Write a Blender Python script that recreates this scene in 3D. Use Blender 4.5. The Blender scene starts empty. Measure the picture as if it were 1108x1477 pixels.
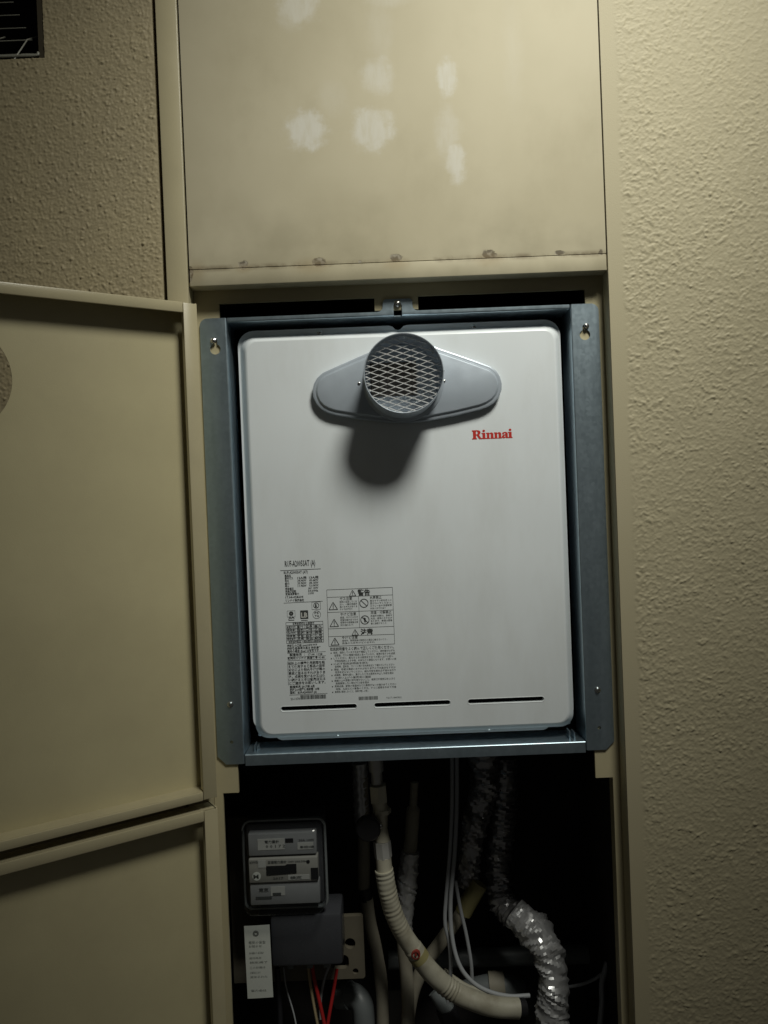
import bpy, bmesh, math, random
import numpy as np
from mathutils import Vector, Matrix
from mathutils.geometry import tessellate_polygon

random.seed(7)
SC = bpy.context.scene
COL = SC.collection
MM = 0.001

# ------------------------------------------------------------------ camera
cam_d = bpy.data.cameras.new("camera")
cam_d.sensor_fit = 'VERTICAL'
cam_d.sensor_height = 36.0
cam_d.lens = 36.0 * 1110.0 / 1477.0
cam_d.clip_start = 0.01
cam_d.clip_end = 100
cam = bpy.data.objects.new("camera", cam_d)
COL.objects.link(cam)
_p, _r = math.radians(-0.6), math.radians(2.25)
_fw = Vector((0, math.cos(_p), math.sin(_p)))
_r0 = Vector((1, 0, 0))
_u0 = _r0.cross(_fw)
_R = _r0 * math.cos(_r) - _u0 * math.sin(_r)
_U = _r0 * math.sin(_r) + _u0 * math.cos(_r)
M4 = Matrix((( _R.x, _U.x, -_fw.x, 0.0), (_R.y, _U.y, -_fw.y, -1.11), (_R.z, _U.z, -_fw.z, 0.0), (0, 0, 0, 1)))
cam.matrix_world = M4
SC.camera = cam

# ------------------------------------------------------------------ world and lamp
w = bpy.data.worlds.new("World")
SC.world = w
w.use_nodes = True
bg = w.node_tree.nodes['Background']
bg.inputs['Color'].default_value = (1.0, 0.97, 0.88, 1)
bg.inputs['Strength'].default_value = 0.022

ld = bpy.data.lights.new("ceiling_lamp", 'AREA')
ld.shape = 'DISK'
ld.size = 0.58
ld.energy = 3.95
ld.spread = math.radians(50)
ld.color = (1.0, 0.985, 0.885)
lamp = bpy.data.objects.new("ceiling_lamp", ld)
lamp.location = (0.63, -1.15, 1.76)
lamp.rotation_euler = (Vector((0.20, 0.0, 0.45)) - Vector(lamp.location)).to_track_quat('-Z', 'Y').to_euler()
COL.objects.link(lamp)

SC.view_settings.view_transform = 'Standard'
SC.view_settings.look = 'None'
SC.view_settings.exposure = 0.0
SC.view_settings.gamma = 1.0
SC.render.engine = 'CYCLES'
SC.cycles.use_denoising = True
SC.cycles.max_bounces = 8

# ------------------------------------------------------------------ materials
MATS = {}
def new_mat(name):
    m = bpy.data.materials.new(name)
    m.use_nodes = True
    return m, m.node_tree, m.node_tree.nodes['Principled BSDF']

def mat(name, col, rough=0.5, metal=0.0, var=0.08, scale=30.0, bump=0.0, bscale=200.0, dirt=None, dirt_amt=0.0,
        dirt_scale=6.0, spec=0.5, stretch=(1, 1, 1), rvar=0.08, wave=0.0):
    """noise-varied painted / plastic / metal surface"""
    m, nt, b = new_mat(name)
    N, L = nt.nodes, nt.links
    tc = N.new('ShaderNodeTexCoord')
    mp = N.new('ShaderNodeMapping'); mp.inputs['Scale'].default_value = stretch
    L.new(tc.outputs['Object'], mp.inputs['Vector'])
    n1 = N.new('ShaderNodeTexNoise'); n1.inputs['Scale'].default_value = scale; n1.inputs['Detail'].default_value = 5
    L.new(mp.outputs[0], n1.inputs['Vector'])
    mix = N.new('ShaderNodeMix'); mix.data_type = 'RGBA'
    mix.inputs[6].default_value = tuple(c * (1 - var) for c in col) + (1,)
    mix.inputs[7].default_value = tuple(min(1, c * (1 + var)) for c in col) + (1,)
    L.new(n1.outputs['Fac'], mix.inputs[0])
    out = mix.outputs[2]
    if dirt:
        n2 = N.new('ShaderNodeTexNoise'); n2.inputs['Scale'].default_value = dirt_scale
        n2.inputs['Detail'].default_value = 8; n2.inputs['Roughness'].default_value = 0.65
        L.new(mp.outputs[0], n2.inputs['Vector'])
        mr = N.new('ShaderNodeMapRange'); mr.inputs[1].default_value = 0.45; mr.inputs[2].default_value = 0.8
        mr.inputs[3].default_value = 0; mr.inputs[4].default_value = dirt_amt
        L.new(n2.outputs['Fac'], mr.inputs[0])
        mx2 = N.new('ShaderNodeMix'); mx2.data_type = 'RGBA'
        L.new(out, mx2.inputs[6]); mx2.inputs[7].default_value = tuple(dirt) + (1,)
        L.new(mr.outputs[0], mx2.inputs[0])
        out = mx2.outputs[2]
    L.new(out, b.inputs['Base Color'])
    rr = N.new('ShaderNodeMapRange'); rr.inputs[3].default_value = rough - rvar; rr.inputs[4].default_value = rough + rvar
    L.new(n1.outputs['Fac'], rr.inputs[0]); L.new(rr.outputs[0], b.inputs['Roughness'])
    b.inputs['Metallic'].default_value = metal
    b.inputs['Specular IOR Level'].default_value = spec
    if bump > 0:
        n3 = N.new('ShaderNodeTexNoise'); n3.inputs['Scale'].default_value = bscale; n3.inputs['Detail'].default_value = 3
        L.new(tc.outputs['Object'], n3.inputs['Vector'])
        bp = N.new('ShaderNodeBump'); bp.inputs['Strength'].default_value = bump; bp.inputs['Distance'].default_value = 0.001
        L.new(n3.outputs['Fac'], bp.inputs['Height']); L.new(bp.outputs[0], b.inputs['Normal'])
        if wave > 0:      # slight oil-canning of the sheet
            n4 = N.new('ShaderNodeTexNoise'); n4.inputs['Scale'].default_value = 4.5; n4.inputs['Detail'].default_value = 1
            L.new(tc.outputs['Object'], n4.inputs['Vector'])
            b2 = N.new('ShaderNodeBump'); b2.inputs['Strength'].default_value = wave; b2.inputs['Distance'].default_value = 0.02
            L.new(n4.outputs['Fac'], b2.inputs['Height']); L.new(b2.outputs[0], bp.inputs['Normal'])
    MATS[name] = m
    return m

BEIGE = (0.50, 0.445, 0.315)
mat('door_paint', (0.58, 0.525, 0.32), 0.42, var=0.05, scale=8, bump=0.12, bscale=500, dirt=(0.36, 0.31, 0.19), dirt_amt=0.5, dirt_scale=4, wave=.5)
mat('frame_paint', (0.48, 0.43, 0.275), 0.33, var=0.05, scale=14, bump=0.12, bscale=500, dirt=(0.30, 0.26, 0.18), dirt_amt=0.3, dirt_scale=9)
mat('stucco_right', (0.445, 0.40, 0.265), 0.6, var=0.07, scale=5, bump=0.25, bscale=700, dirt=(0.40, 0.36, 0.25), dirt_amt=0.4, dirt_scale=2.5, spec=0.4)
mat('stucco_left', (0.41, 0.35, 0.215), 0.6, var=0.10, scale=6, bump=0.25, bscale=700, dirt=(0.27, 0.23, 0.16), dirt_amt=0.45, dirt_scale=5, spec=0.4)
mat('cover_white', (0.76, 0.81, 0.835), 0.33, var=0.015, scale=6, bump=0.05, bscale=900, rvar=0.06, dirt=(0.52, 0.53, 0.50), dirt_amt=0.34, dirt_scale=9, stretch=(1.5, 1, .45), wave=.25)
mat('flue_grey', (0.46, 0.52, 0.585), 0.34, metal=0.3, var=0.06, scale=40, bump=0.08, bscale=800)
mat('steel_mesh', (0.90, 0.90, 0.88), 0.30, metal=0.45, var=0.08, scale=60)
mat('flue_inside', (0.12, 0.11, 0.10), 0.45, metal=0.6, var=0.15, scale=40)
mat('screw_steel', (0.60, 0.60, 0.58), 0.25, metal=1.0, var=0.1, scale=300)
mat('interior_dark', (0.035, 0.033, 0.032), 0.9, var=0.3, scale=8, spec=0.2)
mat('slot_dark', (0.012, 0.012, 0.012), 0.8, spec=0.1)
mat('print_dark', (0.055, 0.06, 0.058), 0.5, var=0.0)
mat('print_grey', (0.115, 0.125, 0.12), 0.5, var=0.0)
mat('print_mid', (0.17, 0.185, 0.175), 0.5, var=0.0)
mat('print_white', (0.62, 0.63, 0.60), 0.5, var=0.0)
mat('logo_red', (0.52, 0.035, 0.025), 0.4, var=0.03)
mat('meter_base', (0.055, 0.058, 0.065), 0.4, var=0.1, scale=40)
mat('sticker_grey', (0.40, 0.41, 0.39), 0.5, var=0.05)
mat('meter_plate', (0.23, 0.24, 0.245), 0.5, var=0.08, scale=60)
mat('meter_plate_light', (0.28, 0.28, 0.255), 0.5, var=0.08, scale=60)
mat('lcd_dark', (0.012, 0.013, 0.014), 0.25, var=0.0)
mat('terminal_grey', (0.055, 0.058, 0.066), 0.28, var=0.08, scale=60, bump=0.05, bscale=600)
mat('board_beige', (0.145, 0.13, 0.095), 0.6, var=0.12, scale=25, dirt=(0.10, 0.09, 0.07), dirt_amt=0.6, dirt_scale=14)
mat('paper_white', (0.55, 0.58, 0.54), 0.8, var=0.04, scale=20, bump=0.2, bscale=90)
mat('wire_red', (0.42, 0.022, 0.022), 0.4, var=0.08, scale=60)
mat('wire_cream', (0.45, 0.37, 0.22), 0.5, var=0.08, scale=60)
mat('wire_grey', (0.36, 0.38, 0.40), 0.5, var=0.08, scale=60)
mat('wire_black', (0.02, 0.02, 0.024), 0.4, var=0.1)
mat('hose_white', (0.44, 0.425, 0.34), 0.5, var=0.10, scale=50, dirt=(0.20, 0.17, 0.11), dirt_amt=0.8, dirt_scale=22)
mat('tape_pipe', (0.30, 0.28, 0.22), 0.6, var=0.12, scale=45, dirt=(0.15, 0.13, 0.10), dirt_amt=0.6, dirt_scale=14)
mat('pvc_grey', (0.17, 0.19, 0.195), 0.45, var=0.08, scale=30, dirt=(0.14, 0.14, 0.13), dirt_amt=0.4, dirt_scale=12)
mat('yellow_tape', (0.30, 0.27, 0.12), 0.5, var=0.1, scale=40)
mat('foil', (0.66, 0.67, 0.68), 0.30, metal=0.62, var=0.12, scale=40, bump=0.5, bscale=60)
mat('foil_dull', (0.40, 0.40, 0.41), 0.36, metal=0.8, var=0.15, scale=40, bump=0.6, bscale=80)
mat('brass', (0.66, 0.63, 0.50), 0.38, metal=0.3, var=0.15, scale=60)
mat('steel_pipe', (0.60, 0.60, 0.57), 0.35, metal=0.4, var=0.15, scale=60)
mat('black_plastic', (0.018, 0.018, 0.02), 0.35, var=0.1)
mat('red_sticker', (0.26, 0.035, 0.025), 0.5, var=0.05)
mat('vent_brown', (0.05, 0.04, 0.02), 0.8, var=0.2, scale=30)
mat('grille_paint', (0.34, 0.34, 0.28), 0.4, var=0.15, scale=60)

# galvanised sheet: spangled grey-blue metal
def galvanised():
    m, nt, b = new_mat('galvanised')
    N, L = nt.nodes, nt.links
    tc = N.new('ShaderNodeTexCoord')
    vo = N.new('ShaderNodeTexVoronoi'); vo.inputs['Scale'].default_value = 210
    L.new(tc.outputs['Object'], vo.inputs['Vector'])
    no = N.new('ShaderNodeTexNoise'); no.inputs['Scale'].default_value = 16; no.inputs['Detail'].default_value = 9; no.inputs['Roughness'].default_value = 0.68
    mp = N.new('ShaderNodeMapping'); mp.inputs['Scale'].default_value = (2.6, 1, 0.3)
    L.new(tc.outputs['Object'], mp.inputs['Vector']); L.new(mp.outputs[0], no.inputs['Vector'])
    mm_ = N.new('ShaderNodeMath'); mm_.operation = 'MULTIPLY_ADD'; mm_.inputs[1].default_value = 0.30
    L.new(vo.outputs['Color'], mm_.inputs[0]); L.new(no.outputs['Fac'], mm_.inputs[2])
    cr = N.new('ShaderNodeMapRange'); cr.inputs[1].default_value = 0.3; cr.inputs[2].default_value = 0.95
    L.new(mm_.outputs[0], cr.inputs[0])
    mix = N.new('ShaderNodeMix'); mix.data_type = 'RGBA'
    mix.inputs[6].default_value = (0.41, 0.52, 0.59, 1); mix.inputs[7].default_value = (0.52, 0.635, 0.71, 1)
    L.new(cr.outputs[0], mix.inputs[0]); L.new(mix.outputs[2], b.inputs['Base Color'])
    b.inputs['Metallic'].default_value = 0.93
    rr = N.new('ShaderNodeMapRange'); rr.inputs[3].default_value = 0.28; rr.inputs[4].default_value = 0.40
    L.new(mm_.outputs[0], rr.inputs[0]); L.new(rr.outputs[0], b.inputs['Roughness'])
    bp = N.new('ShaderNodeBump'); bp.inputs['Strength'].default_value = 0.10; bp.inputs['Distance'].default_value = 0.001
    L.new(no.outputs['Fac'], bp.inputs['Height']); L.new(bp.outputs[0], b.inputs['Normal'])
    MATS['galvanised'] = m
galvanised()

# fixed panel: beige paint with brushed-on primer patches, chipped paint and grime along the seam
def panel_material():
    m, nt, b = new_mat('panel_paint')
    N, L = nt.nodes, nt.links
    tc = N.new('ShaderNodeTexCoord')
    sep = N.new('ShaderNodeSeparateXYZ'); L.new(tc.outputs['Object'], sep.inputs[0])
    def math_(op, a, bb=None, c=None):
        n = N.new('ShaderNodeMath'); n.operation = op
        for i, v in enumerate((a, bb, c)):
            if v is None: continue
            if isinstance(v, (int, float)): n.inputs[i].default_value = v
            else: L.new(v, n.inputs[i])
        return n.outputs[0]
    def noise(scale, detail=5, rough=0.5, st=(1, 1, 1)):
        mp = N.new('ShaderNodeMapping'); mp.inputs['Scale'].default_value = st
        L.new(tc.outputs['Object'], mp.inputs['Vector'])
        n = N.new('ShaderNodeTexNoise'); n.inputs['Scale'].default_value = scale
        n.inputs['Detail'].default_value = detail; n.inputs['Roughness'].default_value = rough
        L.new(mp.outputs[0], n.inputs['Vector'])
        return n.outputs['Fac']
    def smooth(v, lo, hi, o0=0.0, o1=1.0):
        n = N.new('ShaderNodeMapRange'); n.interpolation_type = 'SMOOTHSTEP'
        n.inputs[1].default_value = lo; n.inputs[2].default_value = hi
        n.inputs[3].default_value = o0; n.inputs[4].default_value = o1
        L.new(v, n.inputs[0]); return n.outputs[0]
    X, Z = sep.outputs[0], sep.outputs[2]
    edge = noise(48, 7, 0.7); brush = noise(70, 4, 0.6, (2.2, 1, 0.45))
    def blob(cx, cz, rx, rz, soft, amp, wob=2.0):
        dx = math_('DIVIDE', math_('SUBTRACT', X, cx * MM), rx * MM)
        dz = math_('DIVIDE', math_('SUBTRACT', Z, cz * MM), rz * MM)
        d = math_('SQRT', math_('ADD', math_('MULTIPLY', dx, dx), math_('MULTIPLY', dz, dz)))
        d = math_('ADD', d, math_('MULTIPLY', math_('SUBTRACT', edge, 0.5), wob))
        return smooth(d, 1.0 - soft, 1.0 + soft, amp, 0.0)
    base = noise(4, 6); tone = smooth(base, 0.3, 0.7)
    def mixc(fac, a, bb):
        n = N.new('ShaderNodeMix'); n.data_type = 'RGBA'
        L.new(fac, n.inputs[0])
        for i, v in ((6, a), (7, bb)):
            if isinstance(v, tuple): n.inputs[i].default_value = v + (1,)
            else: L.new(v, n.inputs[i])
        return n.outputs[2]
    col = mixc(tone, (0.455, 0.412, 0.285), (0.525, 0.48, 0.345))
    # grimy smudges and faint drips
    sm = smooth(noise(7, 7, 0.62, (1.3, 1, 0.8)), 0.50, 0.78, 0, 0.32)
    col = mixc(sm, col, (0.35, 0.31, 0.20))
    low = smooth(Z, 0.345, 0.47, 0.55, 0.0)
    col = mixc(math_('MULTIPLY', low, smooth(noise(11, 6), 0.35, 0.7)), col, (0.30, 0.27, 0.18))
    # primer patches
    ps = [(-88, 527, 27, 25, .38, .88), (3, 526, 26, 27, .42, .78), (15, 600, 20, 24, .5, .58), (112, 594, 13, 24, .40, .85),
          (110, 512, 15, 34, .6, .42), (119, 476, 12, 28, .4, .78), (-92, 700, 24, 22, .45, .66), (-108, 680, 12, 12, .6, .3),
          (34, 706, 26, 10, .7, .30), (-50, 570, 18, 20, .7, .16), (20, 660, 14, 40, .8, .18), (205, 620, 10, 60, .9, .14)]
    tot = None
    for q in ps:
        v = blob(*q)
        tot = v if tot is None else math_('MAXIMUM', tot, v)
    tot = math_('MULTIPLY', tot, smooth(brush, 0.25, 0.62, 0.38, 0.68))
    col = mixc(tot, col, (0.70, 0.70, 0.66))
    # chips
    ch = [(-183, 343, 7, 6), (-78, 343, 10, 6), (-74, 340, 5, 4), (31, 344, 9, 5), (161, 345, 11, 6), (168, 343, 6, 4),
          (261, 343, 6, 3), (-259, 333, 5, 10), (318, 341, 4, 5), (-20, 341, 2.5, 2)]
    tot2 = None
    for q in ch:
        v = blob(*q, .14, .8, 2.4)
        tot2 = v if tot2 is None else math_('MAXIMUM', tot2, v)
    chipc = mixc(smooth(noise(130, 4), .44, .60), (0.085, 0.07, 0.055), (0.36, 0.33, 0.27))
    col = mixc(tot2, col, chipc)
    # rusty stain round chips
    st = None
    for q in ((-88, 338, 22, 10), (31, 336, 16, 8), (161, 338, 18, 9), (-183, 338, 10, 6), (-250, 335, 12, 14)):
        v = blob(*q, .7, .35, .9)
        st = v if st is None else math_('MAXIMUM', st, v)
    col = mixc(st, col, (0.30, 0.22, 0.11))
    # grime caught along the folded seam
    dz_ = math_('ABSOLUTE', math_('SUBTRACT', Z, 0.3395))
    col = mixc(math_('MULTIPLY', smooth(dz_, 0.0, 0.007, 0.75, 0.0), smooth(noise(26, 6, 0.65), 0.38, 0.66)), col, (0.14, 0.105, 0.06))
    L.new(col, b.inputs['Base Color'])
    L.new(smooth(math_('MAXIMUM', tot, tot2), 0, 1, 0.58, 0.8), b.inputs['Roughness'])
    b.inputs['Specular IOR Level'].default_value = 0.25
    bp = N.new('ShaderNodeBump'); bp.inputs['Strength'].default_value = 0.35; bp.inputs['Distance'].default_value = 0.0012
    h = math_('SUBTRACT', math_('MULTIPLY', base, 1.2), tot2)
    L.new(h, bp.inputs['Height']); L.new(bp.outputs[0], b.inputs['Normal'])
    MATS['panel_paint'] = m
panel_material()

# clear polycarbonate meter cover
def glass():
    m, nt, b = new_mat('clear_cover')
    N, L = nt.nodes, nt.links
    N.remove(b)
    tr = N.new('ShaderNodeBsdfTransparent'); tr.inputs[0].default_value = (0.96, 0.97, 0.98, 1)
    gl = N.new('ShaderNodeBsdfGlossy'); gl.inputs['Roughness'].default_value = 0.12
    lw = N.new('ShaderNodeLayerWeight'); lw.inputs[0].default_value = 0.5
    pw = N.new('ShaderNodeMath'); pw.operation = 'POWER'; pw.inputs[1].default_value = 4.0; L.new(lw.outputs['Facing'], pw.inputs[0])
    fr = N.new('ShaderNodeMath'); fr.operation = 'MULTIPLY_ADD'; fr.inputs[1].default_value = 0.8; fr.inputs[2].default_value = 0.045
    L.new(pw.outputs[0], fr.inputs[0])     # thin sheet reflectance, the same from both sides
    no = N.new('ShaderNodeTexNoise'); no.inputs['Scale'].default_value = 60
    bp = N.new('ShaderNodeBump'); bp.inputs['Strength'].default_value = 0.15; bp.inputs['Distance'].default_value = 0.001
    L.new(no.outputs['Fac'], bp.inputs['Height']); L.new(bp.outputs[0], gl.inputs['Normal'])
    mx = N.new('ShaderNodeMixShader')
    L.new(fr.outputs[0], mx.inputs[0]); L.new(tr.outputs[0], mx.inputs[1]); L.new(gl.outputs[0], mx.inputs[2])
    L.new(mx.outputs[0], N['Material Output'].inputs['Surface'])
    MATS['clear_cover'] = m
glass()

# ------------------------------------------------------------------ mesh helpers (all in millimetres)
ORG = {}
class MB:
    def __init__(self):
        self.v = []; self.f = []
    def add(self, vs, fs):
        o = len(self.v)
        self.v += [tuple(map(float, p)) for p in vs]
        self.f += [tuple(i + o for i in f) for f in fs]
    def box(self, x0, x1, y0, y1, z0, z1, bev=0.0):
        if bev <= 0:
            vs = [(x, y, z) for x in (x0, x1) for y in (y0, y1) for z in (z0, z1)]
            self.add(vs, [(0, 1, 3, 2), (4, 6, 7, 5), (0, 4, 5, 1), (2, 3, 7, 6), (0, 2, 6, 4), (1, 5, 7, 3)])
            return
        bm = bmesh.new()
        bmesh.ops.create_cube(bm, size=1)
        for v in bm.verts:
            v.co = Vector(((x0 + x1) / 2 + v.co.x * (x1 - x0), (y0 + y1) / 2 + v.co.y * (y1 - y0), (z0 + z1) / 2 + v.co.z * (z1 - z0)))
        bmesh.ops.bevel(bm, geom=bm.edges[:], offset=bev, segments=2, profile=0.5, affect='EDGES')
        bm.verts.index_update()
        self.add([v.co[:] for v in bm.verts], [tuple(v.index for v in f.verts) for f in bm.faces])
        bm.free()
    def plate(self, outline, holes, y0, y1):
        """flat sheet in the xz plane with holes; front at y0"""
        loops = [outline] + list(holes)
        pts = [p for l in loops for p in l]
        tris = tessellate_polygon([[Vector((p[0], p[1], 0)) for p in l] for l in loops])
        n = len(pts)
        vs = [(p[0], y0, p[1]) for p in pts] + [(p[0], y1, p[1]) for p in pts]
        fs = []
        for t in tris:
            a, b_, c = t
            A, B, C_ = pts[a], pts[b_], pts[c]
            if (B[0] - A[0]) * (C_[1] - A[1]) - (B[1] - A[1]) * (C_[0] - A[0]) < 0: b_, c = c, b_
            fs.append((a, b_, c)); fs.append((a + n, c + n, b_ + n))
        o = 0
        for k, l in enumerate(loops):
            m_ = len(l)
            area = sum(l[i][0] * l[(i + 1) % m_][1] - l[(i + 1) % m_][0] * l[i][1] for i in range(m_))
            ccw = area > 0
            if k > 0: ccw = not ccw
            for i in range(m_):
                a, b_ = o + i, o + (i + 1) % m_
                fs.append((a, a + n, b_ + n, b_) if ccw else (a, b_, b_ + n, a + n))
            o += m_
        self.add(vs, fs)
    def loft(self, rings, cap0=False, cap1=False, closed=True):
        """rings: lists of equal length 3-D points"""
        n = len(rings[0]); vs = [p for r in rings for p in r]; fs = []
        for k in range(len(rings) - 1):
            for i in range(n if closed else n - 1):
                a, b_ = k * n + i, k * n + (i + 1) % n
                fs.append((a, b_, b_ + n, a + n))
        if cap0: fs.append(tuple(reversed(range(n))))
        if cap1: fs.append(tuple(range((len(rings) - 1) * n, len(rings) * n)))
        self.add(vs, fs)
    def tube(self, path, rad, seg=12, caps=True, rfun=None):
        pts = [Vector(p) for p in path]
        t = [(pts[min(i + 1, len(pts) - 1)] - pts[max(i - 1, 0)]).normalized() for i in range(len(pts))]
        up = Vector((0, 1, 0)) if abs(t[0].y) < 0.9 else Vector((1, 0, 0))
        nrm = (up - t[0] * up.dot(t[0])).normalized()
        rings = []
        s = 0.0
        for i, p in enumerate(pts):
            if i:
                nrm = (nrm - t[i] * nrm.dot(t[i])).normalized()
                s += (pts[i] - pts[i - 1]).length
            bn = t[i].cross(nrm)
            ring = []
            for k in range(seg):
                a = 2 * math.pi * k / seg
                r = (rad(s) if callable(rad) else rad)
                if rfun: r = rfun(r, s, a)
                ring.append(p + nrm * (math.cos(a) * r) + bn * (math.sin(a) * r))
            rings.append(ring)
        self.loft(rings, caps, caps)
    def lathe(self, cx, cz, prof, seg=48, cap0=False, cap1=False):
        """profile of (radius, y) round a y axis"""
        rings = [[(cx + r * math.cos(2 * math.pi * k / seg), y, cz + r * math.sin(2 * math.pi * k / seg)) for k in range(seg)] for r, y in prof]
        self.loft(rings, cap0, cap1)
    def build(self, name, m, parent=None, smooth=None, local=False):
        me = bpy.data.meshes.new(name)
        o = bpy.data.objects.new(name, me)
        COL.objects.link(o)
        org = Vector((0, 0, 0))
        if parent is not None:
            o.parent = parent
            org = ORG[parent.name] if not local else Vector((0, 0, 0))
        elif self.v:
            a = np.array(self.v); lo, hi = a.min(0), a.max(0)
            org = Vector(((lo[0] + hi[0]) / 2, (lo[1] + hi[1]) / 2, lo[2]))
            o.location = org * MM
        ORG[o.name] = org
        me.from_pydata([((p[0] - org[0]) * MM, (p[1] - org[1]) * MM, (p[2] - org[2]) * MM) for p in self.v], [], self.f)
        me.update()
        bm = bmesh.new(); bm.from_mesh(me); bmesh.ops.recalc_face_normals(bm, faces=bm.faces[:]); bm.to_mesh(me); bm.free()
        me.materials.append(MATS[m])
        if smooth is not None:
            me.shade_smooth(); me.set_sharp_from_angle(angle=math.radians(smooth))
        return o

def tag(o, label, cat=None, group=None):
    o['label'] = label
    if cat: o['category'] = cat
    if group: o['group'] = group
    return o
def structure(o, label=None):
    o['kind'] = 'structure'
    if label: o['label'] = label
    return o
def empty(name, loc, label, cat, group=None):
    o = bpy.data.objects.new(name, None)
    o.empty_display_size = 0.05
    COL.objects.link(o)
    o.location = Vector(loc) * MM
    ORG[o.name] = Vector(loc)
    return tag(o, label, cat, group)
def part(name, m, parent, fn, smooth=None, local=False):
    b = MB(); fn(b); return b.build(name, m, parent, smooth, local)

def rrect(x0, x1, z0, z1, r, n=6):
    out = []
    for cx, cz, a0 in ((x1 - r, z1 - r, 0), (x0 + r, z1 - r, 90), (x0 + r, z0 + r, 180), (x1 - r, z0 + r, 270)):
        for k in range(n + 1):
            a = math.radians(a0 + 90 * k / n)
            out.append((cx + r * math.cos(a), cz + r * math.sin(a)))
    return out
def circ(cx, cz, r, n=20):
    return [(cx + r * math.cos(2 * math.pi * k / n), cz + r * math.sin(2 * math.pi * k / n)) for k in range(n)]
def rect(x0, x1, z0, z1):
    return [(x0, z0), (x1, z0), (x1, z1), (x0, z1)]
def spline(ctrl, per=10):
    P = [Vector(p) for p in ctrl]
    P = [P[0] * 2 - P[1]] + P + [P[-1] * 2 - P[-2]]
    out = []
    for i in range(1, len(P) - 2):
        a, b_, c, d = P[i - 1:i + 3]
        for k in range(per):
            t = k / per
            out.append(0.5 * ((2 * b_) + (c - a) * t + (2 * a - 5 * b_ + 4 * c - d) * t * t + (3 * b_ - a - 3 * c + d) * t ** 3))
    out.append(P[-2])
    return out
def resample(pts, step):
    out = [pts[0]]; acc = 0
    for a, b_ in zip(pts, pts[1:]):
        L_ = (b_ - a).length
        while L_ > 0 and acc + L_ >= step:
            t = (step - acc) / L_
            a = a + (b_ - a) * t; out.append(a); L_ = (b_ - a).length; acc = 0
        acc += L_
    if (out[-1] - pts[-1]).length > step * 0.3: out.append(pts[-1])
    return out

# ------------------------------------------------------------------ stucco walls (displaced sheets)
def vnoise(x, z, cell, seed):
    rs = np.random.RandomState(seed); T = rs.rand(256, 256)
    u, v = x / cell, z / cell
    i, j = np.floor(u).astype(int), np.floor(v).astype(int)
    fu, fv = u - i, v - j
    fu = fu ** 3 * (fu * (fu * 6 - 15) + 10); fv = fv ** 3 * (fv * (fv * 6 - 15) + 10)
    g = lambda a, b_: T[a % 256, b_ % 256]
    return (g(i, j) * (1 - fu) + g(i + 1, j) * fu) * (1 - fv) + (g(i, j + 1) * (1 - fu) + g(i + 1, j + 1) * fu) * fv
def sstep(v, lo, hi):
    t = np.clip((v - lo) / (hi - lo), 0, 1); return t * t * (3 - 2 * t)
def stucco_height(x, z, seed, kind):
    a = math.radians(28)
    xr, zr = x * math.cos(a) + z * math.sin(a), -x * math.sin(a) + z * math.cos(a)
    wx = xr + 4 * (vnoise(x, z, 6, seed + 5) - .5); wz = zr + 4 * (vnoise(x, z, 6, seed + 6) - .5)
    if kind == 'lumps':
        n1 = vnoise(wx, wz * 1.35, 5.0, seed)
        n2 = vnoise(wx, wz * 1.3, 3.1, seed + 1)
        big = vnoise(x, z, 70, seed + 2)
        mod = .8 + .5 * sstep(vnoise(x, z, 30, seed + 8), .25, .8)
        wj = 3.0 * (n2 - .5)
        return .62 * mod * sstep(n1, .45, .95) + 0.50 * mod * (n2 - .5) + mod * .42 * dots(x + wj, (z - wj) * 1.3, 6.0, seed + 20, 1.0, 3.0, .8) + .34 * (vnoise(x, z, 2.2, seed + 3) - .5) + 0.9 * (big - .5)
    n1 = vnoise(wx, wz, 4.4, seed); n2 = vnoise(wx, wz, 2.9, seed + 1)
    wj = 1.6 * (n2 - .5)
    return .62 * dots(x + wj, z + wj, 5.0, seed + 20, .8, 2.6, .6) + .62 * dots(x + wj, z - wj, 3.3, seed + 21, .7, 1.7, .7) + .5 * (n2 - .5) + .42 * (vnoise(x, z, 2.1, seed + 3) - .5) + .3 * sstep(n1, .6, .95) + .8 * (vnoise(x, z, 60, seed + 2) - .5)
def dots(x, z, cell, seed, rmin, rmax, fill):
    """scattered little domes"""
    rs = np.random.RandomState(seed)
    jx, jz, rr_, hh, on, el = (rs.rand(256, 256) for _ in range(6))
    i0, j0 = np.floor(x / cell).astype(int), np.floor(z / cell).astype(int)
    out = np.zeros_like(x)
    for di in (-1, 0, 1):
        for dj in (-1, 0, 1):
            i, j = i0 + di, j0 + dj
            a_, b_ = i % 256, j % 256
            r = rmin + (rmax - rmin) * rr_[a_, b_] ** 2
            dx, dz = x - (i + jx[a_, b_]) * cell, z - (j + jz[a_, b_]) * cell
            th = el[a_, b_] * 3.1416
            u, v = dx * np.cos(th) + dz * np.sin(th), -dx * np.sin(th) + dz * np.cos(th)
            d2 = (u * u / 1.7 + v * v * 1.2) / (r * r)
            out = np.maximum(out, np.where(on[a_, b_] < fill, np.clip(1 - d2, 0, 1) * r * (.35 + .5 * hh[a_, b_]), 0))
    return out
def axis_steps(segs):
    out = []
    for a, b_, st in segs:
        n = max(1, int(round((b_ - a) / st)))
        out += list(np.linspace(a, b_, n, endpoint=False))
    out.append(segs[-1][1])
    return np.array(out)
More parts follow.
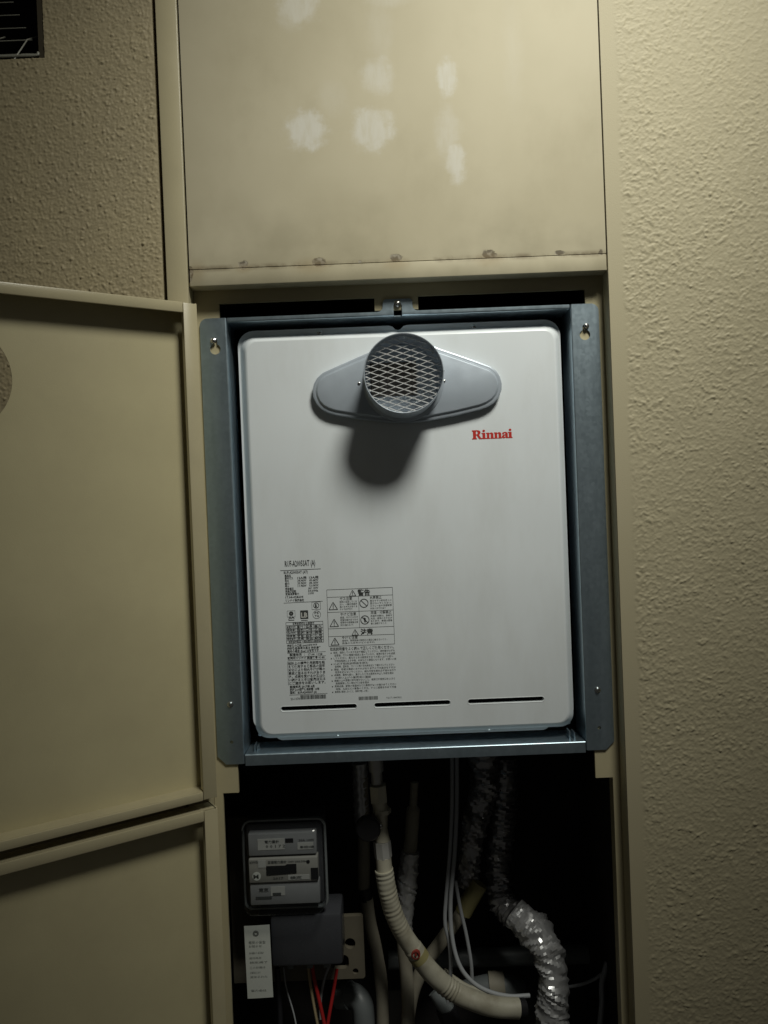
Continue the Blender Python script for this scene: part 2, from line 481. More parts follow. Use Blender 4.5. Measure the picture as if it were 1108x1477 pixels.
def stucco_sheet(name, m, xs, zs, y, seed, kind, amp, skip=None, edge_x=None):
    X, Z = np.meshgrid(xs, zs)
    H = stucco_height(X, Z, seed, kind) * amp(X, Z)
    V = np.stack([X, y - H, Z], -1).reshape(-1, 3) * MM
    nx, nz = len(xs), len(zs)
    I = np.arange(nx * nz).reshape(nz, nx)
    F = np.stack([I[:-1, :-1], I[:-1, 1:], I[1:, 1:], I[1:, :-1]], -1)
    if skip is not None:
        cx, cz = (xs[:-1] + xs[1:]) / 2, (zs[:-1] + zs[1:]) / 2
        keep = ~skip(*np.meshgrid(cx, cz))
        F = F[keep]
    F = F.reshape(-1, 4)
    me = bpy.data.meshes.new(name)
    me.vertices.add(len(V)); me.vertices.foreach_set('co', V.ravel())
    me.loops.add(F.size); me.loops.foreach_set('vertex_index', F.ravel().astype(np.int32))
    me.polygons.add(len(F)); me.polygons.foreach_set('loop_start', np.arange(0, F.size, 4, dtype=np.int32))
    me.update(calc_edges=True)
    me.shade_smooth()
    me.materials.append(MATS[m])
    o = bpy.data.objects.new(name, me); COL.objects.link(o); ORG[o.name] = Vector((0, 0, 0))
    return o

YF = -26.0       # plane of the wall / fixed panel; 0 is the face of the galvanised frame
wr = stucco_sheet('wall_right', 'stucco_right',
                  axis_steps([(328, 346, 4), (346, 620, 1.3), (620, 1300, 7)]),
                  axis_steps([(-1300, -790, 7), (-790, 740, 1.3), (740, 1200, 7)]), YF, 11, 'lumps',
                  lambda X, Z: sstep(X + 3 * (vnoise(X, Z, 25, 3) - .5), 347, 354) * (1 - .5 * sstep(Z, 380, 720)))
structure(wr, 'beige stucco wall right of the heater niche')
def ret(b):   # the plain return of the wall into the niche
    b.box(327.6, 1300, YF + 1.6, 60, -1300, 1200)
part('wall_return', 'stucco_right', wr, ret)

VX, VZ, YL = -452.0, 646.0, -20.0     # corner of the ventilation opening in the left wall
wl = stucco_sheet('wall_left', 'stucco_left',
                  axis_steps([(-1300, -560, 7), (-560, VX, 1.3), (VX, -298.5, 1.3)]),
                  axis_steps([(-1300, 80, 7), (80, VZ, 1.3), (VZ, 740, 1.3), (740, 1200, 7)]), YL, 31, 'blobs',
                  lambda X, Z: 1.3 * (1 - sstep(X, -303, -297)), skip=lambda X, Z: (X < VX) & (Z > VZ) & (X > VX - 330) & (Z < VZ + 330))
structure(wl, 'brownish beige stucco wall behind the open doors')
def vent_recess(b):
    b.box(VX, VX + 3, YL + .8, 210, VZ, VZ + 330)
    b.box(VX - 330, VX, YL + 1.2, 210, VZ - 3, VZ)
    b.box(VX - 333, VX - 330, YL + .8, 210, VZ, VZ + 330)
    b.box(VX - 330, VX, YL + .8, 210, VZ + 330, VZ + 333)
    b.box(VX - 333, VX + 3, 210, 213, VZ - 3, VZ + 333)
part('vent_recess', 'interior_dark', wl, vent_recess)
part('wall_edge', 'stucco_left', wl, lambda b: b.box(-301.5, -298.5, YL + .5, 60, -1300, 1200))

# dark recess (shaft) behind the frame
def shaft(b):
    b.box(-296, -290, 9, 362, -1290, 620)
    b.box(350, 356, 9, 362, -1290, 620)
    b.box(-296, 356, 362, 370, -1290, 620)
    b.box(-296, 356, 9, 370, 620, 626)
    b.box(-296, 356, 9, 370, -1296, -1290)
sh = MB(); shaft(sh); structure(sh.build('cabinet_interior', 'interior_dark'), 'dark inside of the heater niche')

# ------------------------------------------------------------------ ventilation opening at the top left
vg = empty('vent_grille', (VX - 165, YL, VZ), 'dark square ventilation opening with thin pale wires at top left corner', 'vent')
part('sill_bar', 'grille_paint', vg, lambda b: b.tube(spline([(VX - 328, -20, VZ + 4.4), (VX - 60, -20, VZ + 4.2), (VX - 13, -20, VZ + 4), (VX - 10, -18, VZ + 9)], 4), 1.9, 8), 40)
part('edge_strip', 'vent_brown', vg, lambda b: b.box(VX - 9, VX + .5, YL + 2, 40, VZ - 1, VZ + 331))
for k, (dz, y, r) in enumerate(((20, 2, .8), (41, 4, .8), (60, 6, .7), (80, 8, .7), (100, 10, .7))):
    part('wire', 'grille_paint', vg, lambda b: b.tube([(VX - 328, y, VZ + dz), (VX - 18 - 9 * k, y, VZ + dz - .5)], r, 6), 40)
for k in range(5):
    x = VX - 48 - 52 * k
    part('cross_wire', 'grille_paint', vg, lambda b: b.tube([(x, -9, VZ + 6), (x + 15, 2, VZ + 40), (x + 22, 30, VZ + 62)], 1.1, 6), 40)

# ------------------------------------------------------------------ steel door frame of the niche
df = empty('door_frame', (33, 0, -1290), 'beige painted steel frame lining the niche around the heater', 'door frame')
def ljamb(b):
    b.box(-292.5, -262.5, YF, 60, -1290, 1200, 1.6)
part('jamb', 'frame_paint', df, ljamb, 40)
inner = [(-226, 298), (-2, 298), (-2, 279), (61, 279), (61, 298), (302, 298), (302, 262), (292, 262), (292, -409.5), (317, -409.5),
         (317, -1285), (-249.5, -1285), (-249.5, -410.5), (-226.5, -410.5)]
def sheet(b):
    b.plate(rect(-262, 327.4, -1288, 332), [inner], 3.0, 8.0)
part('rebate_sheet', 'frame_paint', df, sheet)
def soffit(b):
    b.box(-262, 327.4, YF + 4, 3.0, 317, 322)
part('soffit', 'frame_paint', df, soffit)

# ------------------------------------------------------------------ fixed panel above the niche
fp = empty('fixed_panel', (32, YF, 315), 'beige steel panel with white primer patches above the heater', 'panel')
def psheet(b):
    b.plate(rrect(-259.5, 325.8, 339.6, 1200, 1.0, 2), [], YF, YF + 3)
o = part('sheet', 'panel_paint', fp, psheet); o.data.materials[0] = MATS['panel_paint']
def prail(b):
    b.box(-259.5, 325.8, YF - 1.0, YF + 24, 315.5, 338.6, 1.2)
part('bottom_rail', 'panel_paint', fp, prail, 40)
# panel material works in panel coordinates measured from the frame datum
for ch in fp.children:
    ch.location = -Vector((0, 0, 0))
for ob in list(fp.children):
    me = ob.data
    off = ORG[fp.name] * MM
    me.transform(Matrix.Translation(off)); ob.location = -off   # object coordinates = millimetres from the datum

# ------------------------------------------------------------------ open doors
def make_door(z0, z1, label, hole):
    d = empty('access_door', (-246, -50, z0), label, 'door', 'steel doors of the niche')
    d.rotation_euler = (0, 0, math.radians(180 + 33))
    W, H, T = 586, z1 - z0, 28
    def skin(b):
        hs = [[(c[0], c[1] - z0) for c in circ(300, 173, 69, 64)]] if hole else []
        b.plate(rect(3, W - 3, 3, H - 3), hs, -T - 1.5, -T)
    part('door_skin', 'door_paint', d, skin, None, True)
    def c_chan(b, ax, p0, p1, q0, q1, lip):
        pass
    def hinge(b):
        b.box(0, 19, -1.6, 0, 1, H - 1, .6); b.box(0, 1.8, -T - 1.8, -1.6, 0, H)
        b.box(17.4, 19, -9, -1.6, 14, H - 14)
    part('hinge_stile', 'frame_paint', d, hinge, 40, True)
    def lock(b):
        b.box(W - 19, W, -1.6, 0, 1, H - 1, .6); b.box(W - 1.8, W, -T - 1.8, -1.6, 0, H)
    part('lock_stile', 'frame_paint', d, lock, 40, True)
    def top(b):
        b.box(19.3, W - 19.3, -3.6, .2, H - 14.5, H, 1.5); b.box(3, W - 3, -T - 1.8, -3.8, H - 2, H - .3)
    part('top_rail', 'frame_paint', d, top, 40, True)
    def bot(b):
        b.box(19.3, W - 19.3, -3.6, .2, 0, 12, 1.5); b.box(3, W - 3, -T, -3.8, 10.2, 11.7)
    part('bottom_rail', 'frame_paint', d, bot, 40, True)
    return d
make_door(-396.5, 285.5, 'upper beige steel door swung open with a round flue hole', True)
make_door(-1150, -410.5, 'lower beige steel door swung open below the one with the hole', False)

# ------------------------------------------------------------------ galvanised mounting frame
mf = empty('mounting_frame', (33, 0, -371), 'bluish grey galvanised steel mounting frame around the white heater', 'frame')
def screw(parent, x, y, z, r=3.6, m='screw_steel', name='screw', hex_=False):
    def fn(b):
        b.lathe(x, z, [(r * 1.25, y), (r * 1.25, y - .7), (r, y - 1.2), (r * .85, y - 2.6), (r * .45, y - 3.4)], 14, False, True)
        b.box(x - r * .62, x + r * .62, y - 3.55, y - 3.3, z - r * .14, z + r * .14)
        b.box(x - r * .14, x + r * .14, y - 3.56, y - 3.3, z - r * .62, z + r * .62)
    return part(name, m, parent, fn, 35)
def keyhole(x, z):      # round hole with a narrow neck running up
    pts = []
    r, rn, up = 7.6, 3.2, 11.5
    a0 = math.asin(rn / r)
    for k in range(21):
        a = math.pi / 2 - a0 - k * (2 * math.pi - 2 * a0) / 20
        pts.append((x + r * math.cos(a), z + r * math.sin(a)))
    for k in range(9):
        a = math.pi - math.pi * k / 8
        pts.append((x + rn * math.cos(a), z + up + rn * math.sin(a)))
    return pts
def upright(side):
    xo, xi = (-254.5, -215.8) if side < 0 else (320.0, 279.4)
    s = 1 if side < 0 else -1
    z0, z1 = -368, 276.5
    out = [(xo + s * 12, z0), (xo, z0 + 12)]
    out += [(xo + s * (11 - 11 * math.sin(math.radians(a))), z1 - 11 + 11 * math.cos(math.radians(90 - a))) for a in ()]
    out += [(xo + s * (11 - 11 * math.cos(math.radians(a))), z1 - 11 + 11 * math.sin(math.radians(a))) for a in range(0, 91, 15)]
    out += [(xi - s * 2.2, z1), (xi - s * 2.2, z0)]
    kx = xo + s * 21
    def fn(b):
        b.plate(out, [keyhole(kx, 232), circ(kx, -336, 2.6, 12)], 0, 1.6)
        # bend and return into the niche
        prof = [(xi - s * 2.2, 0)] + [(xi - s * 2.2 + s * 2.2 * math.sin(math.radians(a)), 2.2 - 2.2 * math.cos(math.radians(a))) for a in range(15, 91, 15)]
        prof += [(xi, 58), (xi - s * 1.6, 58), (xi - s * 1.6, 2.4), (xi - s * 2.2, 1.6)]
        b.loft([[(p[0], p[1], z0 + .2) for p in prof], [(p[0], p[1], z1 - .2) for p in prof]], True, True)
    o = part('upright', 'galvanised', mf, fn, 35)
    screw(mf, kx + s * -2, -1.0, 244, 3.3); screw(mf, kx + s * .5, 0, -281, 3.6)
    return o
upright(-1); upright(1)
def toprail(b):
    x0, x1 = -214.6, 278.2
    # profile: lip, bend, underside running back
    prof = [(0, 276.3), (0, 272.2)] + [(2.4 - 2.4 * math.cos(math.radians(a)), 272.2 - 2.4 * math.sin(math.radians(a))) for a in range(15, 91, 15)]
    prof += [(52, 269.8), (52, 271.4), (3, 271.4), (1.6, 273), (1.6, 276.3)]
    def seg(a, c):
        b.loft([[(a, p[0], p[1]) for p in prof], [(c, p[0], p[1]) for p in prof]], True, True)
    seg(x0, 25.2); seg(37.2, x1)
    b.box(25.2, 37.2, 5, 52, 269.8, 271.4)
    tab = [(2, 276.3), (25.2, 276.3), (25.2, 284.5), (28, 290.2), (34.4, 290.2), (37.2, 284.5), (37.2, 276.3), (60, 276.3), (56.5, 277.2), (53.4, 280), (52.6, 283.5)]
    tab += [(52.4 - 5 + 5 * math.cos(math.radians(a)), 289 + 5 * math.sin(math.radians(a))) for a in range(0, 91, 18)]
    tab += [(10 + 5 - 5 * math.sin(math.radians(a)), 289 + 5 * math.cos(math.radians(a))) for a in range(0, 91, 18)]
    tab += [(9.6, 283.5), (8.8, 280), (5.6, 277.2)]
    b.plate(tab, [], 0, 1.6)
part('top_rail', 'galvanised', mf, toprail, 35)
screw(mf, 31, .4, 287, 3.9)
def botrail(b):
    x0, x1 = -214.6, 278.2
    prof = [(0, -371), (0, -357)] + [(2.4 - 2.4 * math.cos(math.radians(a)), -357 + 2.4 * math.sin(math.radians(a))) for a in range(15, 91, 15)]
    prof += [(58, -354.6), (58, -356.2), (3, -356.2), (1.6, -357.6), (1.6, -371)]
    b.loft([[(x0, p[0], p[1]) for p in prof], [(x1, p[0], p[1]) for p in prof]], True, True)
part('bottom_rail', 'galvanised', mf, botrail, 35)
for x in (-203, -199, 258, 265):      # folded corner clips
    part('corner_clip', 'galvanised', mf, lambda b: b.box(x, x + 1.6, 12, 30, -354.4, -343 - (x % 3) * 2))

# ------------------------------------------------------------------ the water heater
wh = empty('water_heater', (33, 140, -350), 'white wall mounted gas water heater with round grey flue outlet', 'water heater')
part('body', 'flue_grey', wh, lambda b: b.box(-200, 265, 30, 285, -338, 256, 2), 40)
FL, FR, FT, FB = -205.5, 269.5, 262.0, -328.5
fo = []
for a in range(0, 91, 15): fo.append((FR - 23 + 23 * math.cos(math.radians(a)), FT - 23 + 23 * math.sin(math.radians(a))))
fo += [(44, FT), (39, FT - 1.5), (35, FT - 5.5), (31, FT - 7), (27, FT - 5.5), (23, FT - 1.5), (18, FT)]
for a in range(90, 181, 15): fo.append((FL + 23 + 23 * math.cos(math.radians(a)), FT - 23 + 23 * math.sin(math.radians(a))))
for a in range(180, 271, 15): fo.append((FL + 18 + 18 * math.cos(math.radians(a)), FB + 18 + 18 * math.sin(math.radians(a))))
fo += [(FL + 23, FB - 1), (FL + 28, FB - 4), (FL + 32, FB - 9), (FL + 36, FB - 13), (FL + 41, FB - 15), (FR - 46, FB - 15), (FR - 41, FB - 13), (FR - 36, FB - 9), (FR - 32, FB - 4), (FR - 27, FB - 1)]
for a in range(270, 360, 15): fo.append((FR - 18 + 18 * math.cos(math.radians(a)), FB + 18 + 18 * math.sin(math.radians(a))))
def flange(b):
    b.plate(fo, [], 26, 29)
part('cover_flange', 'cover_white', wh, flange, 30)
PX0, PX1, PZ0, PZ1 = -190, 256.5, -329.5, 243
def slot(x0, x1, zc, h):
    r = h / 2; out = []
    for k in range(9):
        a = math.radians(-90 + 180 * k / 8); out.append((x1 - r + r * math.cos(a), zc + r * math.sin(a)))
    for k in range(9):
        a = math.radians(90 + 180 * k / 8); out.append((x0 + r + r * math.cos(a), zc + r * math.sin(a)))
    return out
SL = [(-162.2, -50.7), (-25.3, 86.3), (111.7, 223.2)]
def cover(b):
    def R(o, r, y): return [(p[0], y, p[1]) for p in rrect(PX0 - o, PX1 + o, PZ0 - o * .85, PZ1 + o * .95, r, 8)]
    b.loft([R(12.5, 20, 27.5), R(11.5, 19.5, 25.2), R(10.2, 19, 23), R(4.6, 17, 15.4), R(3.0, 16.5, 13.5), R(1.4, 16, 12.4), R(0, 15.5, 12)])
    b.plate(rrect(PX0, PX1, PZ0, PZ1, 15.5, 8), [slot(a, c, -294, 7.4) for a, c in SL], 12, 14)
o = part('front_cover', 'cover_white', wh, cover, 40)
for p in o.data.polygons:
    if abs(p.normal.y) > 0.99999: p.use_smooth = False
for a, c in SL:
    part('slot_lip', 'cover_white', wh, lambda b: b.loft([[(p[0], y_, p[1]) for p in slot(a - d_, c + d_, -294, 7.4 + 2 * d_)] for d_, y_ in ((1.0, 12.05), (.6, 11.75), (.2, 11.7), (-.15, 12.0), (-.4, 13.5), (-.6, 19))]), 40)
    part('slot_backing', 'slot_dark', wh, lambda b: b.box(a - 4, c + 4, 22, 23, -302, -286))
for x, z in ((-84, 255.0), (142.5, 255.0), (-82, -337), (142.5, -337)):
    screw(wh, x, 26, z, 3.0)

# flue plate
FX, FZ = 40.5, 175
half = [(0, 115.2), (30, 117.4), (70, 123.5), (105, 130.6), (116, 134.5), (125, 140), (132, 148), (136, 158), (136.8, 167), (134.5, 177), (129.5, 185.5), (121, 192.6),
        (95, 203.2), (70, 213), (49, 221), (34, 228), (18, 233), (0, 234.5)]
outl = [(FX + x, z) for x, z in half] + [(FX - x, z) for x, z in reversed(half[1:-1])]
def offs(pts, d):
    n = len(pts); out = []
    for i in range(n):
        a, c = Vector(pts[i - 1]), Vector(pts[(i + 1) % n]); t = (c - a).normalized()
        out.append((pts[i][0] - t.y * d, pts[i][1] + t.x * d))
    return out
def fplate(b):
    rg = [[(p[0], y, p[1]) for p in offs(outl, d)] for d, y in ((1.5, 12.2), (0, 9), (0, 3.0), (.8, 1.4), (2.0, .8), (4.4, .8), (5.4, .2), (7.5, -2.2), (9, -2.6))]
    b.loft(rg, False, True)
fpl = part('flue_plate', 'flue_grey', wh, fplate, 30)
PCX, PCZ = 34, 175.5
def fpipe(b):
    b.lathe(PCX + 1, PCZ, [(59, -2), (58.4, -4.2), (56, -5.4), (54.2, -7)], 64)
    b.lathe(PCX, PCZ, [(54, 4), (54, -65), (54.4, -66), (54.4, -69), (53.9, -69.7), (53.2, -69.5), (52.9, -68), (52.6, -40), (52.6, 90)], 64)
fpi = part('flue_pipe', 'flue_grey', wh, fpipe, 35)
def fback(b):
    b.lathe(PCX, PCZ, [(52.4, 88), (30, 86), (4, 86)], 40, False, True)
part('flue_bottom', 'flue_inside', fpi, fback, 35)
part('baffle', 'flue_inside', fpi, lambda b: b.box(PCX - 46, PCX + 20, -8, -5, PCZ - 22, PCZ + 26))
def fmesh(b):
    LW, SW, rr = 22.4, 8.15, 52.2
    for fam, wd in ((1, .74), (-1, .44)):
        d = Vector((LW / 2, fam * -SW / 2)).normalized()      # family 1 falls to the right
        nrm = Vector((-d.y, d.x))
        gap = abs(Vector((0, SW)).dot(nrm))
        for k in range(-40, 41):
            off = (k + .5) * gap
            if abs(off) > rr - 1: continue
            h = math.sqrt(rr * rr - off * off)
            c = Vector((PCX, PCZ)) + nrm * off
            step = math.hypot(LW, SW) / 8
            segs = max(2, int(2 * h / step))
            rings = []
            for i in range(segs + 1):
                t_ = -h + 2 * h * i / segs
                p = c + d * t_
                ph = t_ / (step * 4) * math.pi + k * math.pi / 2
                wv = wd * (.62 + .55 * abs(math.sin(ph)))
                y = -58 + .35 * fam
                ring = []
                for q in range(6):
                    a = math.radians(60 * q)
                    u, v_ = wv * math.cos(a), 1.15 * wv * math.sin(a)
                    ring.append((p.x + nrm.x * u, y + v_, p.y + nrm.y * u))
                rings.append(ring)
            b.loft(rings, True, True)
part('guard_mesh', 'steel_mesh', fpi, fmesh, 20)
for x, z in ((-28.5, 174.5), (92.5, 187.5), (93.5, 173)):
    def riv(b): b.lathe(x, z, [(2.2, -2.4), (2.0, -3.6), (1.0, -4.3)], 12, False, True)
    part('rivet', 'screw_steel', fpl, riv, 40)

# ---- print on the cover
YT = 11.75
_cache = {}
def text_mesh(s, bold):
    key = (s, bold)
    if key not in _cache:
        c = bpy.data.curves.new('tmp', 'FONT'); c.body = s; c.resolution_u = 1; c.offset = bold
        o_ = bpy.data.objects.new('tmp', c); COL.objects.link(o_)
        dg = bpy.context.evaluated_depsgraph_get()
        me = bpy.data.meshes.new_from_object(o_.evaluated_get(dg))
        vs = [(v.co.x, v.co.y) for v in me.vertices]; fs = [tuple(p.vertices) for p in me.polygons]
        bpy.data.objects.remove(o_); bpy.data.curves.remove(c); bpy.data.meshes.remove(me)
        _cache[key] = (vs, fs)
    return _cache[key]
def txt(b, s, x, z, h, width=None, bold=0.0, y=YT):
    """left-bottom at x,z; h = font size in mm; stretched to width"""
    vs, fs = text_mesh(s, bold)
    if not vs: return
    x0, x1 = min(v[0] for v in vs), max(v[0] for v in vs)
    sx = h if width is None else width / (x1 - x0)
    b.add([(x + (v[0] - x0) * sx, y, z + v[1] * h) for v in vs], fs)
def ln(b, x0, z0, x1, z1, t=.45, y=YT):
    d = Vector((x1 - x0, z1 - z0)).normalized(); n = Vector((-d.y, d.x)) * t / 2
    b.add([(x0 + n.x, y, z0 + n.y), (x0 - n.x, y, z0 - n.y), (x1 - n.x, y, z1 - n.y), (x1 + n.x, y, z1 + n.y)], [(0, 1, 2, 3)])
def frame_(b, x0, x1, z0, z1, t=.45):
    ln(b, x0, z0, x1, z0, t); ln(b, x0, z1, x1, z1, t); ln(b, x0, z0, x0, z1, t); ln(b, x1, z0, x1, z1, t)
def ringp(b, cx, cz, r, t, n=28):
    for k in range(n):
        a, c = 2 * math.pi * k / n, 2 * math.pi * (k + 1) / n
        b.add([(cx + q * math.cos(e), YT, cz + q * math.sin(e)) for q, e in ((r, a), (r - t, a), (r - t, c), (r, c))], [(0, 1, 2, 3)])
def warn_tri(b, cx, z, s, t=.8):
    h = s * .86
    ln(b, cx - s / 2, z, cx + s / 2, z, t); ln(b, cx - s / 2, z, cx, z + h, t); ln(b, cx + s / 2, z, cx, z + h, t)
    ln(b, cx, z + h * .30, cx, z + h * .72, t * 1.1); ln(b, cx, z + h * .12, cx, z + h * .22, t * 1.1)
def bars(b, x0, x1, z0, z1, dens=.62):
    x = x0
    rg = random.Random(5)
    while x < x1:
        w_ = rg.choice((.5, .8, 1.1))
        ln(b, x + w_ / 2, z0, x + w_ / 2, z1, w_)
        x += w_ + rg.choice((.35, .5, .8)) * (1.62 - dens)

# maker's name, heavy slab-serif letters drawn as outlines
def logo(b):
    H = 13.2; x0, z0 = 132.4, 88.8
    def poly(pts, dx, holes=()):
        b2 = [(x0 + dx + p[0], z0 + p[1]) for p in pts]
        hs = [[(x0 + dx + p[0], z0 + p[1]) for p in h] for h in holes]
        loops = [b2] + hs; allp = [p for l in loops for p in l]
        tr = tessellate_polygon([[Vector((p[0], p[1], 0)) for p in l] for l in loops])
        b.add([(p[0], YT - .05, p[1]) for p in allp], tr)
    # R
    poly([(0, 0), (7.2, 0), (7.2, 1.3), (5.9, 1.9), (5.9, 5.6), (7.0, 5.6), (9.8, .9), (11, 0), (14.6, 0), (14.6, 1.3), (13.2, 1.8), (10.3, 6.3), (12.2, 7.8), (12.7, 9.6),
          (12.1, 11.5), (10.6, 12.7), (8.2, 13.2), (0, 13.2), (0, 11.9), (1.5, 11.3), (1.5, 1.9), (0, 1.3)], 0,
         [[(5.9, 7.2), (5.9, 11.5), (7.2, 11.5), (8.1, 10.9), (8.4, 9.5), (8.1, 7.9), (7.2, 7.2)]])
    def ii(dx):
        poly([(0, 0), (6.6, 0), (6.6, 1.1), (5.4, 1.6), (5.4, 9.0), (0, 9.0), (0, 7.9), (1.3, 7.4), (1.3, 1.6), (0, 1.1)], dx)
        c = [(3.3 + 2.0 * math.cos(k * .5236), 11.9 + 1.75 * math.sin(k * .5236)) for k in range(12)]
        poly(c, dx)
    def nn(dx):
        poly([(0, 0), (5.5, 0), (5.5, 1.1), (4.7, 1.6), (4.7, 6.5), (5.6, 7.2), (6.6, 6.9), (6.8, 6.0), (6.8, 1.6), (6.0, 1.1), (6.0, 0), (11.6, 0), (11.6, 1.1), (10.6, 1.6),
              (10.6, 6.4), (10.0, 8.2), (8.4, 9.2), (6.4, 8.9), (4.6, 7.8), (4.6, 9.0), (0, 9.0), (0, 7.9), (1.1, 7.4), (1.1, 1.6), (0, 1.1)], dx)
    def aa(dx):
        poly([(0.2, 2.4), (.9, .7), (2.6, -.1), (4.4, .2), (5.7, 1.2), (6.3, .2), (8.0, -.1), (9.6, .2), (9.6, 1.2), (9.0, 1.5), (9.0, 6.0), (8.4, 8.0), (6.6, 9.1), (4.3, 9.2), (1.8, 8.6), (.7, 7.2),
              (1.0, 6.0), (2.4, 5.6), (3.6, 6.3), (3.9, 7.6), (4.9, 7.7), (5.4, 7.0), (5.4, 5.9), (2.9, 5.2), (.9, 4.1)], dx,
             [[(3.7, 2.4), (3.9, 3.6), (5.4, 4.5), (5.4, 2.4), (4.6, 1.7)]])
    ii(14.0); nn(20.6); nn(32.0); aa(43.2); ii(52.2 - 3.0 + 0.0 + 3.2)
part('brand_lettering', 'logo_red', wh, logo)

def rating(b):
    xl = -148.5
    txt(b, 'RUF-A2005SAT (A)', -147.6, -85.8, 12.0, 44.5, .017)
    ln(b, -154.5, -91.3, -95.5, -90.9, .7)
    txt(b, 'RUF-A2005SAT (AT)', -149.5, -96.4, 5.4, 35, .022)
    rows = ['器具名', '都市ガス', '最大', '能力', '最小', '定格電圧', '定格周波数', '定格消費電力']
    ws = [9, 12, 6, 6.5, 6, 12.5, 16, 20]
    for k, (s, w_) in enumerate(zip(rows, ws)):
        txt(b, s, xl, -100.6 - k * 3.85, 3.9, w_, .02)
    for k, (p, q) in enumerate((('12A用', '13A用'), ('34.9kW', '43.6kW'), ('33.9kW', '38.1kW'), ('11.9kW', '13.0kW'))):
        txt(b, p, -130, -104.4 - k * 3.85, 4.3, 13, .024); txt(b, q, -113, -104.4 - k * 3.85, 4.3, 13.5, .024)
    for k, s in enumerate(('AC 100V', '50-60Hz', '110W')):
        txt(b, s, -115, -119.8 - k * 3.85, 4.3, (15, 14.5, 8.5)[k], .024)
    txt(b, '17.04-028604', xl, -132.2, 4.6, 26, .024)
    txt(b, 'リンナイ株式会社', xl, -137, 4.4, 27, .02)
    ln(b, -151.5, -138.9, -94.5, -138.2, .5)
    # certification marks
    frame_(b, -110.5, -98, -150, -139, .4); ringp(b, -104.2, -144.2, 4.2, .9, 20); txt(b, 'R', -106, -146.8, 7, 3.6, .03)
    frame_(b, -147, -135.5, -159.5, -150.5, .35)
    b.lathe; ringp(b, -141.2, -154.6, 3.2, 2.6, 20); txt(b, 'JIA', -145.8, -162, 4.6, 9.5, .03); ln(b, -145.5, -164.2, -137, -164.2, 1.0)
    b.add([(-128, YT, -163), (-116.4, YT, -163), (-116.4, YT, -150.6), (-128, YT, -150.6)], [(0, 1, 2, 3)]); ln(b, -127, -165.2, -117.5, -165.2, .9)
    ringp(b, -104, -157.6, 6.0, .5, 26); txt(b, 'PS', -107, -156.6, 4.4, 6, .02); txt(b, 'TG', -107, -161, 4.2, 6, .02)
    # narrow table
    frame_(b, -149.5, -95.5, -198, -167.5, .5)
    txt(b, '不完全燃焼防止装置付', -140, -171.2, 4.2, 32 , .012); ln(b, -149.5, -172, -95.5, -172, .5)
    rowz = [-176, -180.4, -184.8, -189.2, -193.2]
    for k, z in enumerate(rowz):
        txt(b, ('設置方式', '給排気', '点火方式', '排気筒', '特定保守')[k], -148.5, z, 4.0, 12, .012)
        txt(b, ('屋外', '強制', '連続', '放電', '点検')[k], -134, z, 4.0, 10, .012)
        txt(b, ('延長', '口径', '本体', '設計', '製品')[k], -121, z, 4.0, 10, .012)
        txt(b, ('最大', '三曲', '標準', '使用', '期間')[k], -108.5, z, 4.0, 11, .012)
        ln(b, -149.5, z - .9, -95.5, z - .9, .45)
    for x in (-135.5, -122.5, -109.5): ln(b, x, -193.8, x, -172, .45)
    txt(b, '特定保守製品 一般社団法人検査協会', -146.5, -197.4, 3.4, 49, .012)
    for k, (s, w_) in enumerate((('排気筒の口径 (mm)は75です', 44), ('排気筒延長最大長さ 換気扇等', 50), ('屋内の場合 (Rea) は不可です', 46))):
        txt(b, s, -149, -203 - k * 4.1, 4.0, w_, .022)
    ln(b, -149, -212.4, -93, -212, .4)
    txt(b, '製造年月  ： 17.04  1128', -146, -216.7, 4.3, 48, .022); ln(b, -149, -218.2, -93, -217.9, .35)
    txt(b, '販売元リンナイ 製造番号 01-85', -149, -221.6, 4.0, 54, .022); ln(b, -149, -223.4, -93, -223, .45)
    big = ['設計上の標準使用期間を超', 'えて使用すると部品の経年', '劣化により発火やけが等の', '事故に至るおそれがありま', 'す。点検を受けるか又は使', 'い続けるときは販売店又は', 'にご連絡をお願いします。']
    for k, s in enumerate(big): txt(b, s, -148.5, -229.2 - k * 4.85, 4.7, 53.5, .014)
    ln(b, -149.4, -224.5, -149.4, -259.5, .4)
    txt(b, '製造年月 2017年 4月', -147.5, -263.4, 4.2, 36, .026)
    txt(b, '設計上の標準使用期間  10年', -147.5, -267.6, 4.2, 43, .026)
    txt(b, '型式： RUF-A2005SAT (A)', -147.5, -271.9, 4.3, 39, .03)
    ln(b, -148.5, -273.8, -92.8, -273.2, .4)
    txt(b, '21-1170', -147, -281, 4.4, 13.5, .02)
    bars(b, -132.5, -95.4, -280.6, -274.6, .72)
part('rating_print', 'print_dark', wh, rating)
def ldmark(b):
    txt(b, 'LB', -126.8, -161, 10.2, 9.4, .03, YT - .1)
part('mark_lettering', 'print_white', wh, ldmark)
